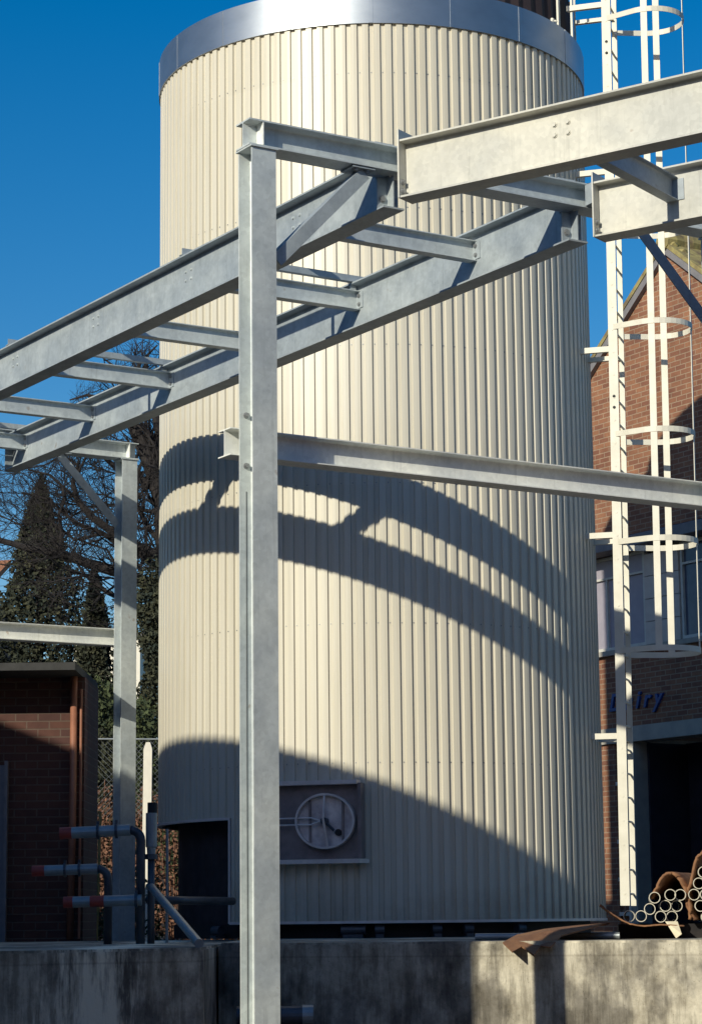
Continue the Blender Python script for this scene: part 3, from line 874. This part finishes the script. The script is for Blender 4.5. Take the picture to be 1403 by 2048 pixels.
bm = bmesh.new(); tube(bm, [(-1.86, 23.4, -.25), (-1.86, 23.4, .9)], .014, 8)
tag(link('conduit', bm, 'lag', None), 'thin upright conduit just left of the tank opening', 'pipe')
bm = bmesh.new(); tube(bm, [(-1.0, 20, -.80), (-.36, 20, -.80)], .085, 20)
bp = thing('steel_pipe', 'dark steel pipe stub behind the foot of the front column', 'pipe', (-.7, 20, -.8))
link('pipe', bm, 'iron', bp, smooth=False)
bm = bmesh.new(); tube(bm, [(-.45, 20, -.80), (-.36, 20, -.80)], .092, 20); link('collar', bm, 'lag', bp)
for xx in (-.9, -.5):
    bm = bmesh.new(); abox(bm, xx - .05, xx + .05, 19.95, 20.05, GZ, -.88); link('pipe_support', bm, 'iron', bp)

# ------------------------------------------------------------------ tubes and rusty sheets on the plinth
YT = 20.9; sc = YT / 4662
def tx(px, py):          # tabulated picture of the stack, read as metres on the plane y = YT
    return Vector(((px - 701.5) * sc + (py - 1837) * sc * -.0106 , YT, (1837 - py - (px - 701) * .0106) * sc))
AX = Vector((.12, .99, 0)).normalized()
bundle1 = [(1240, 1832, 'end tube at the left of the loose pair'), (1263.5, 1832, 'second tube from the left, touching the end tube'), (1281, 1818, 'tube lifted between the loose pair and the stack'),
           (1291, 1796, 'tube tucked highest on the left flank under the arched sheet'), (1302, 1833, 'left tube in the bottom row above the cream card'), (1324.5, 1833, 'right tube in the bottom row above the cream card'),
           (1312, 1812, 'left tube in the middle row under the arched sheet'), (1334.5, 1812, 'right tube in the middle row under the arched sheet'),
           (1322, 1790.5, 'left tube in the top row under the arched sheet'), (1342, 1790.5, 'right tube in the top row under the arched sheet')]
bundle2 = [(1369, 1790, 'leftmost tube of the stack by the frame edge'), (1392, 1790, 'tube beside the leftmost one in the right hand stack'), (1379, 1768, 'lower left tube of the upper rows in the right hand stack'),
           (1402, 1768, 'tube half out of frame in the upper rows of the right hand stack'), (1389, 1746, 'top tube of the right hand stack'), (1381, 1812, 'left tube in the second row up of the right hand stack'),
           (1404, 1812, 'right tube in the second row up of the right hand stack'), (1393, 1834, 'bottom tube of the right hand stack')]
for px, py, lab in bundle1 + bundle2:
    bm = bmesh.new(); p = tx(px, py) + AX * random.uniform(-.04, .05)
    pipe(bm, p, p + AX * 1.8, .0505, .0440, 24)
    tag(link('plastic_tube', bm, 'plastic'), lab, 'tube', 'pale tubes stacked on the plinth')
def sheet(name, prof_, y0, y1, th, label, lean=.10, wave=0):
    bm = bmesh.new(); pts = [tx(*p) for p in prof_]
    # resample for smooth curves
    P = []
    for i in range(len(pts) - 1):
        a = pts[max(i - 1, 0)]; b = pts[i]; c = pts[i + 1]; d = pts[min(i + 2, len(pts) - 1)]
        for k in range(5):
            u_ = k / 5
            P.append(.5 * ((2 * b) + (c - a) * u_ + (2 * a - 5 * b + 4 * c - d) * u_ ** 2 + (-a + 3 * b - 3 * c + d) * u_ ** 3))
    P.append(pts[-1]); rows = []
    NY = 8
    for j in range(NY + 1):
        yy = y0 + (y1 - y0) * j / NY
        rows.append([bm.verts.new(Vector((p.x + (yy - YT) * lean + random.uniform(-1, 1) * .003, yy + (random.uniform(-1, 1) * .02 if j in (0, NY) else 0), p.z + random.uniform(-1, 1) * .003 + wave * math.sin(j * .9)))) for p in P])
    for j in range(NY):
        for i in range(len(P) - 1): bm.faces.new([rows[j][i], rows[j][i + 1], rows[j + 1][i + 1], rows[j + 1][i]])
    o = link(name, bm, 'rust', None, smooth=True)
    so = o.modifiers.new('thickness', 'SOLIDIFY'); so.thickness = th
    return tag(o, label, 'sheet', 'rusty brown wrapping sheets on the plinth')
sheet('rusty_sheet', [(1183, 1811), (1196, 1822), (1215, 1835), (1240, 1848), (1268, 1852), (1300, 1850), (1345, 1852)], 20.55, 22.6, .012, 'curled sheet lying flat under the left tubes')
sheet('rusty_sheet', [(1280, 1800), (1290, 1782), (1304, 1757), (1318, 1750), (1330, 1757), (1343, 1778), (1350, 1800), (1352, 1820), (1351, 1838)], 21.0, 22.5, .022, 'arched sheet folded over the middle stack of tubes', .34)
sheet('rusty_sheet', [(1366, 1838), (1353, 1812), (1350, 1795), (1360, 1768), (1372, 1722), (1383, 1711), (1394, 1698), (1410, 1700), (1440, 1706)], 21.0, 22.5, .022, 'upright bent sheet leaning against the stack at the right edge', .34)
for x0, x1, lab in ((2.35, 4.6, 'front dark timber bearer under the tube stacks'), (2.6, 4.9, 'rear dark timber bearer under the tube stacks')):
    yb = 21.15 if x0 < 2.5 else 22.3
    bm = bmesh.new(); abox(bm, x0, x1, yb, yb + .12, ZP + .001, ZP + .125)
    tag(link('timber_bearer', bm, 'bark'), lab, 'timber', 'timber bearers under the tubes')
# torn sheet hanging over the plinth edge
bm = bmesh.new()
outl = [(a_ * .893, b_ * .893, c_ * .893) for a_, b_, c_ in [(1.385, 22.35, -.245), (1.46, 22.13, -.33), (1.56, 22.28, -.285), (1.66, 22.08, -.36), (1.74, 22.28, -.28), (1.82, 22.14, -.29), (1.95, 22.5, -.19), (2.35, 22.9, -.10), (2.52, 23.5, -.08), (2.2, 23.6, -.10), (1.85, 23.2, -.13), (1.55, 22.8, -.18)]]
c = bm.verts.new((1.652, 20.32, -.13)); vs = [bm.verts.new(p) for p in outl]
for i in range(len(vs)): bm.faces.new([c, vs[i], vs[(i + 1) % len(vs)]])
o = link('torn_sheet', bm, 'rust'); so = o.modifiers.new('thickness', 'SOLIDIFY'); so.thickness = .012
tag(o, 'torn rusty sheet hanging over the plinth edge with a ragged front', 'sheet')
bm = bmesh.new(); prism(bm, [tx(1302, 1842) - Y * .3, tx(1326, 1842) - Y * .3, tx(1329, 1866) - Y * .45, tx(1318, 1874) - Y * .45], Y * .012)
tag(link('cream_card', bm, 'paper'), 'torn scrap of cream card under the middle stack of tubes', 'card')
bm = bmesh.new(); tube(bm, [(1.06, 20.95, ZP + .031), (2.3, 20.65, ZP + .031)], .030, 14)
tag(link('loose_pipe', bm, 'lag'), 'slim grey pipe lying along the plinth under the tank edge', 'pipe')

# ------------------------------------------------------------------ garden fence, hedge, canes
fn = thing('garden_fence', 'pale concrete post and wire garden fence between outbuilding and tank', 'fence', (-3.05, 34.5, -.3))
bm = bmesh.new()
prism(bm, [(-3.12, 34.5, -.3), (-2.995, 34.5, -.3), (-2.97, 34.5, 2.50), (-3.00, 34.5, 2.60), (-3.06, 34.5, 2.60), (-3.095, 34.5, 2.50)], (0, .10, 0))
link('post', bm, 'white', fn)
bm = bmesh.new(); tube(bm, [(-4.1, 34.52, 2.66), (-1.9, 34.52, 2.63)], .014, 8); link('rail', bm, 'lag', fn)
bm = bmesh.new()
for i in range(28):
    a = -4.2 + i * .08
    for q in (1, -1): tube(bm, [(a, 34.55 + .004 * q, 1.5 if q > 0 else 2.62), (a + 1.1, 34.55 + .004 * q, 2.62 if q > 0 else 1.5)], .0022, 4, False)
link('wire_mesh', bm, 'lag', fn)
def leafmass(bm, n, fn_pt, size, flat=False):
    for _ in range(n):
        p = fn_pt()
        if p is None: continue
        s = size * random.uniform(.6, 1.4)
        a = Vector((random.gauss(0, 1), random.gauss(0, 1), random.gauss(0, 1))).normalized()
        b = a.cross(Vector((random.gauss(0, 1), random.gauss(0, 1), random.gauss(0, 1)))).normalized()
        vs = [bm.verts.new(p + a * s), bm.verts.new(p + b * s * .45), bm.verts.new(p - a * s * .8), bm.verts.new(p - b * s * .45)]
        bm.faces.new(vs)
random.seed(11)
bm = bmesh.new()
leafmass(bm, 16000, lambda: Vector((random.uniform(-6.5, -1.2), 36 + random.random() ** 2 * .8, random.uniform(-.3, 1.95 + .15 * math.sin(random.uniform(0, 6))))), .038)
for i in range(60):
    x = random.uniform(-6.4, -1.3); tube(bm, [(x, 36.4, -.3), (x + random.uniform(-.2, .2), 36.3, random.uniform(1.6, 2.2))], [.02, .006], 4, False)
tag(link('beech_hedge', bm, 'beech'), 'clipped hedge of dead brown leaves behind the wire fence', 'hedge')
for i, (x, z1, lab) in enumerate(((-3.44, 1.45, 'pale garden cane nearest the outbuilding corner'), (-3.02, .9, 'short garden cane standing before the hedge middle'))):
    bm = bmesh.new(); tube(bm, [(x, 31.5, -.3), (x + .04, 31.5, z1)], .022, 6)
    tag(link('garden_cane', bm, 'wood'), lab, 'cane')
bm = bmesh.new()
leafmass(bm, 900, lambda: Vector((random.gauss(-3.1, .35), 31.8 + random.uniform(-.2, .2), -.3 + abs(random.gauss(0, .45)))), .04)
tag(link('climbing_weed', bm, 'leaf2'), 'straggly yellow green weed growing in front of the brown hedge', 'plant')

# ------------------------------------------------------------------ houses behind the trees
hs_ = thing('white_house', 'white rendered house glimpsed between the dark trees', 'house', (-8, 70, -.1))
bm = bmesh.new(); abox(bm, -8.4, -6.4, 70, 76, -.1, 8.45); link('wall', bm, 'white', hs_)
bm = bmesh.new(); prism(bm, [(-8.6, 69.8, 8.45), (-6.2, 69.8, 8.45), (-6.2, 76.2, 8.62), (-8.6, 76.2, 8.62)], (0, 0, .12)); link('roof', bm, 'fascia', hs_)
for x in (-7.9, -6.95):
    bm = bmesh.new(); abox(bm, x - .28, x + .28, 69.93, 70, 6.6, 8.0); f = link('window', bm, 'wframe', hs_)
    bm = bmesh.new(); abox(bm, x - .22, x + .22, 69.915, 69.93, 6.66, 7.94); link('pane', bm, 'glass', f)
hs2 = thing('tiled_house', 'house with a sunlit orange tiled roof at the far left', 'house', (-13, 78, -.1))
bm = bmesh.new(); abox(bm, -16.5, -12.0, 78, 86, -.1, 10.7); link('wall', bm, 'brickL', hs2)
bm = bmesh.new(); prism(bm, [(-17, 77.6, 10.9), (-12.1, 77.6, 11.1), (-11.8, 80, 12.2), (-17, 80, 12.0)], (0, 0, .2)); link('roof', bm, 'rooftile', hs2)

# ------------------------------------------------------------------ trees
def conifer(x, y, zb, zt, rad, label, n=9000, size=.12, mat='leaf', group='dark evergreens beyond the outbuilding'):
    t = thing('conifer_tree', label, 'tree', (x, y, -.1), group)
    bm = bmesh.new(); tube(bm, [(x, y, -.1), (x, y, zt - .3)], [.22, .03], 8); link('trunk', bm, 'bark', t)
    bm = bmesh.new(); H = zt - zb
    bumps = [(random.uniform(0, 6.28), random.uniform(.05, .95), random.uniform(.55, 1.5)) for _ in range(60)]
    def pt():
        h = random.random() ** 1.35
        a = random.uniform(0, 6.283)
        k = 1.0
        for ba, bh, bs in bumps:
            da = math.atan2(math.sin(a - ba), math.cos(a - ba))
            if abs(da) < .5 and abs(h - bh) < .07: k *= bs
        r = rad * (1 - h) ** .8 * k * (1 - abs(random.gauss(0, .30)))
        if r < 0: return None
        return Vector((x + math.cos(a) * r, y + math.sin(a) * r * .9, zb + H * h + random.gauss(0, .12)))
    leafmass(bm, int(n * 2.6), pt, size * .5)
    for _ in range(int(n / 60)):
        h = random.random(); a = random.uniform(0, 6.283); r = rad * (1 - h) ** .8 * random.uniform(.9, 1.18)
        tube(bm, [(x, y, zb + H * h - .2), (x + math.cos(a) * r, y + math.sin(a) * r, zb + H * h + .1)], [.03, .008], 4, False)
    link('crown', bm, mat, t)
random.seed(21)
conifer(-6.75, 50, 1.0, 9.4, 2.3, 'tallest pointed conifer at the left above the outbuilding roof', 15000, .13)
conifer(-5.35, 48, 1.0, 7.2, 1.05, 'slim dark conifer between the tall one and the far column', 6500, .12)
conifer(-8.6, 52, 1.0, 7.2, 1.9, 'dark conifer cut by the left edge of the photo', 8000, .13)
conifer(-3.65, 47, -.1, 8.7, 1.15, 'upright dark evergreen squeezed between far column and tank', 11000, .12)
def bush(x, y, z, rx, rz, label, n, mat='leaf2', size=.11):
    t = thing('evergreen_shrub', label, 'shrub', (x, y, -.1), 'evergreen shrubs behind the fence')
    bm = bmesh.new(); lobes = [(random.uniform(-.7, .7) * rx, random.uniform(-.4, .4), random.uniform(-.5, .55) * rz, random.uniform(.3, .62)) for _ in range(12)]
    def pt():
        lx, ly, lz, lr = random.choice(lobes)
        d = Vector((random.gauss(0, 1), random.gauss(0, 1), random.gauss(0, 1))).normalized() * (random.random() ** .4)
        return Vector((x + lx + d.x * rx * lr, y + ly + d.y * lr, z + lz + d.z * rz * lr))
    leafmass(bm, n * 3, pt, size * .45); link('crown', bm, mat, t)
    bm = bmesh.new()
    for k in range(5): tube(bm, [(x + random.uniform(-.2, .2), y, -.1), (x + random.uniform(-.7, .7) * rx, y, z)], [.06, .02], 6)
    link('trunk', bm, 'bark', t)
bush(-3.1, 40, 2.1, .75, 2.1, 'pale green shrub low between far column and tank', 7000)
bush(-5.6, 42, 3.3, 1.7, 1.7, 'wide shrub spreading over the outbuilding roof', 9000)
bush(-4.6, 41, 1.4, .9, 2.2, 'dark shrub in the gap right of the outbuilding', 8000, 'leaf')
bush(-3.2, 44, 4.9, .8, 2.0, 'tall shrub standing against the tank beside the far column', 7000, 'leaf')
bush(-7.6, 43, 3.0, 1.5, 1.5, 'wide shrub at the left edge above the outbuilding', 6000, 'leaf')

# bare winter tree; main limbs in metres on the plane y = 45, tabulated as (x, z)
bt = thing('bare_tree', 'leafless winter tree spreading its limbs left from behind the tank', 'tree', (-3.35, 45, -.1))
def L(px, py, dy=0):
    yy = 45 + dy
    k = yy / 4662
    return Vector(((px - 701.5 - (1837 - py) * -.0106 - 6) * k, yy, ((1843 - py) * k) * 1.0 + (1024 - py) * k * -.0 ))
# the long lens pitch is corrected here: a point at elevation angle e maps to z = y * tan(e)
def LL(px, py, dy=0):
    yy = 45 + dy
    x_ = (px - 701.5) / 4662; u_ = (1024 - py) / 4662
    x2 = x_ * math.cos(ROLL) + u_ * math.sin(ROLL); u2 = -x_ * math.sin(ROLL) + u_ * math.cos(ROLL)
    d = Vector((x2, math.cos(PITCH) - u2 * math.sin(PITCH), math.sin(PITCH) + u2 * math.cos(PITCH)))
    return d * (yy / d.y)
limbs = [
    ([(350, 1842), (345, 1500), (338, 1150), (326, 1000), (300, 925), (266, 850), (254, 790), (250, 735)], .30, .05),
    ([(338, 1185), (290, 1165), (240, 1145), (180, 1128), (120, 1107), (60, 1097), (-20, 1075)], .15, .05),
    ([(334, 1120), (280, 1095), (240, 1074), (185, 1035), (155, 1000), (146, 965), (156, 930)], .11, .035),
    ([(336, 1150), (290, 1115), (240, 1090), (205, 1066), (150, 1045), (100, 1000), (45, 985)], .07, .02),
    ([(318, 985), (270, 950), (230, 935), (205, 912), (190, 880)], .08, .02),
    ([(120, 1107), (124, 1065), (118, 1030), (130, 1000), (125, 970)], .05, .015),
    ([(310, 940), (318, 860), (300, 790), (290, 720)], .11, .03),
    ([(262, 850), (215, 800), (175, 790), (140, 800)], .06, .015),
    ([(250, 775), (285, 720), (315, 690)], .05, .015),
    ([(336, 1250), (280, 1215), (215, 1185), (170, 1150), (150, 1120)], .07, .02),
    ([(326, 1000), (345, 900), (350, 800), (335, 730)], .12, .03),
    ([(200, 1068), (150, 1080), (100, 1040), (40, 1050), (0, 1030)], .035, .012),
    ([(155, 1000), (100, 950), (60, 940), (20, 900)], .035, .01),
    ([(250, 760), (225, 730), (205, 715)], .04, .012),
    ([(336, 1100), (300, 1060), (270, 1000), (262, 930)], .06, .02),
    ([(205, 912), (150, 900), (90, 930), (40, 940)], .025, .01),
    ([(156, 930), (110, 900), (70, 920), (30, 950)], .025, .01),
    ([(146, 965), (180, 900), (192, 860), (180, 830)], .03, .01),
    ([(240, 1145), (215, 1100), (160, 1080), (140, 1120)], .03, .01),
]
random.seed(5)
trunk = bmesh.new(); crown = bmesh.new()
def twig(bm, p, d, ln, r, depth):
    pts = [p]; n = 4; q = Vector(p); dd = Vector(d)
    for i in range(n):
        dd = (dd + Vector((random.gauss(0, .22), random.gauss(0, .16), random.gauss(.05, .20)))).normalized()
        q = q + dd * (ln / n)
        pxx = 701.5 + q.x / q.y * 4662
        if q.z > 1.02 * (8.9 + 2.3 * max(0, min(1, (pxx - 40) / 170))) and depth < 3: return
        pts.append(Vector(q))
    tube(bm, pts, [r * (1 - .75 * i / n) for i in range(n + 1)], 4 if r < .02 else 5, False)
    if depth > 0:
        for i in range(1, n + 1):
            for _ in range(random.choice((1, 2))):
                nd = (dd + Vector((random.gauss(0, .75), random.gauss(0, .4), random.gauss(.15, .6)))).normalized()
                twig(bm, pts[i], nd, ln * random.uniform(.45, .72), r * .55, depth - 1)
for k, (pl_, r0_, r1_) in enumerate(limbs):
    dy = 0 if k == 0 else random.uniform(-.3, .3)
    pts = [LL(px, py, dy * min(1, i / 3)) for i, (px, py) in enumerate(pl_)]
    n = len(pts); rs = [r0_ + (r1_ - r0_) * i / (n - 1) for i in range(n)]
    tube(trunk if k == 0 else crown, pts, rs, 8)
    for i in range(1, n):
        if k == 0 and i < 3: continue
        seg = pts[i] - pts[i - 1]
        for _ in range(max(3, int(seg.length * 5.0))):
            q = pts[i - 1] + seg * random.random()
            d = (seg.normalized() * .6 + Vector((random.gauss(-.15, .6), random.gauss(0, .35), random.gauss(.3, .6)))).normalized()
            twig(crown, q, d, random.uniform(.7, 1.7), max(.010, rs[i] * .26), 2)
link('trunk', trunk, 'bark', bt, smooth=True)
link('crown', crown, 'bark', bt)
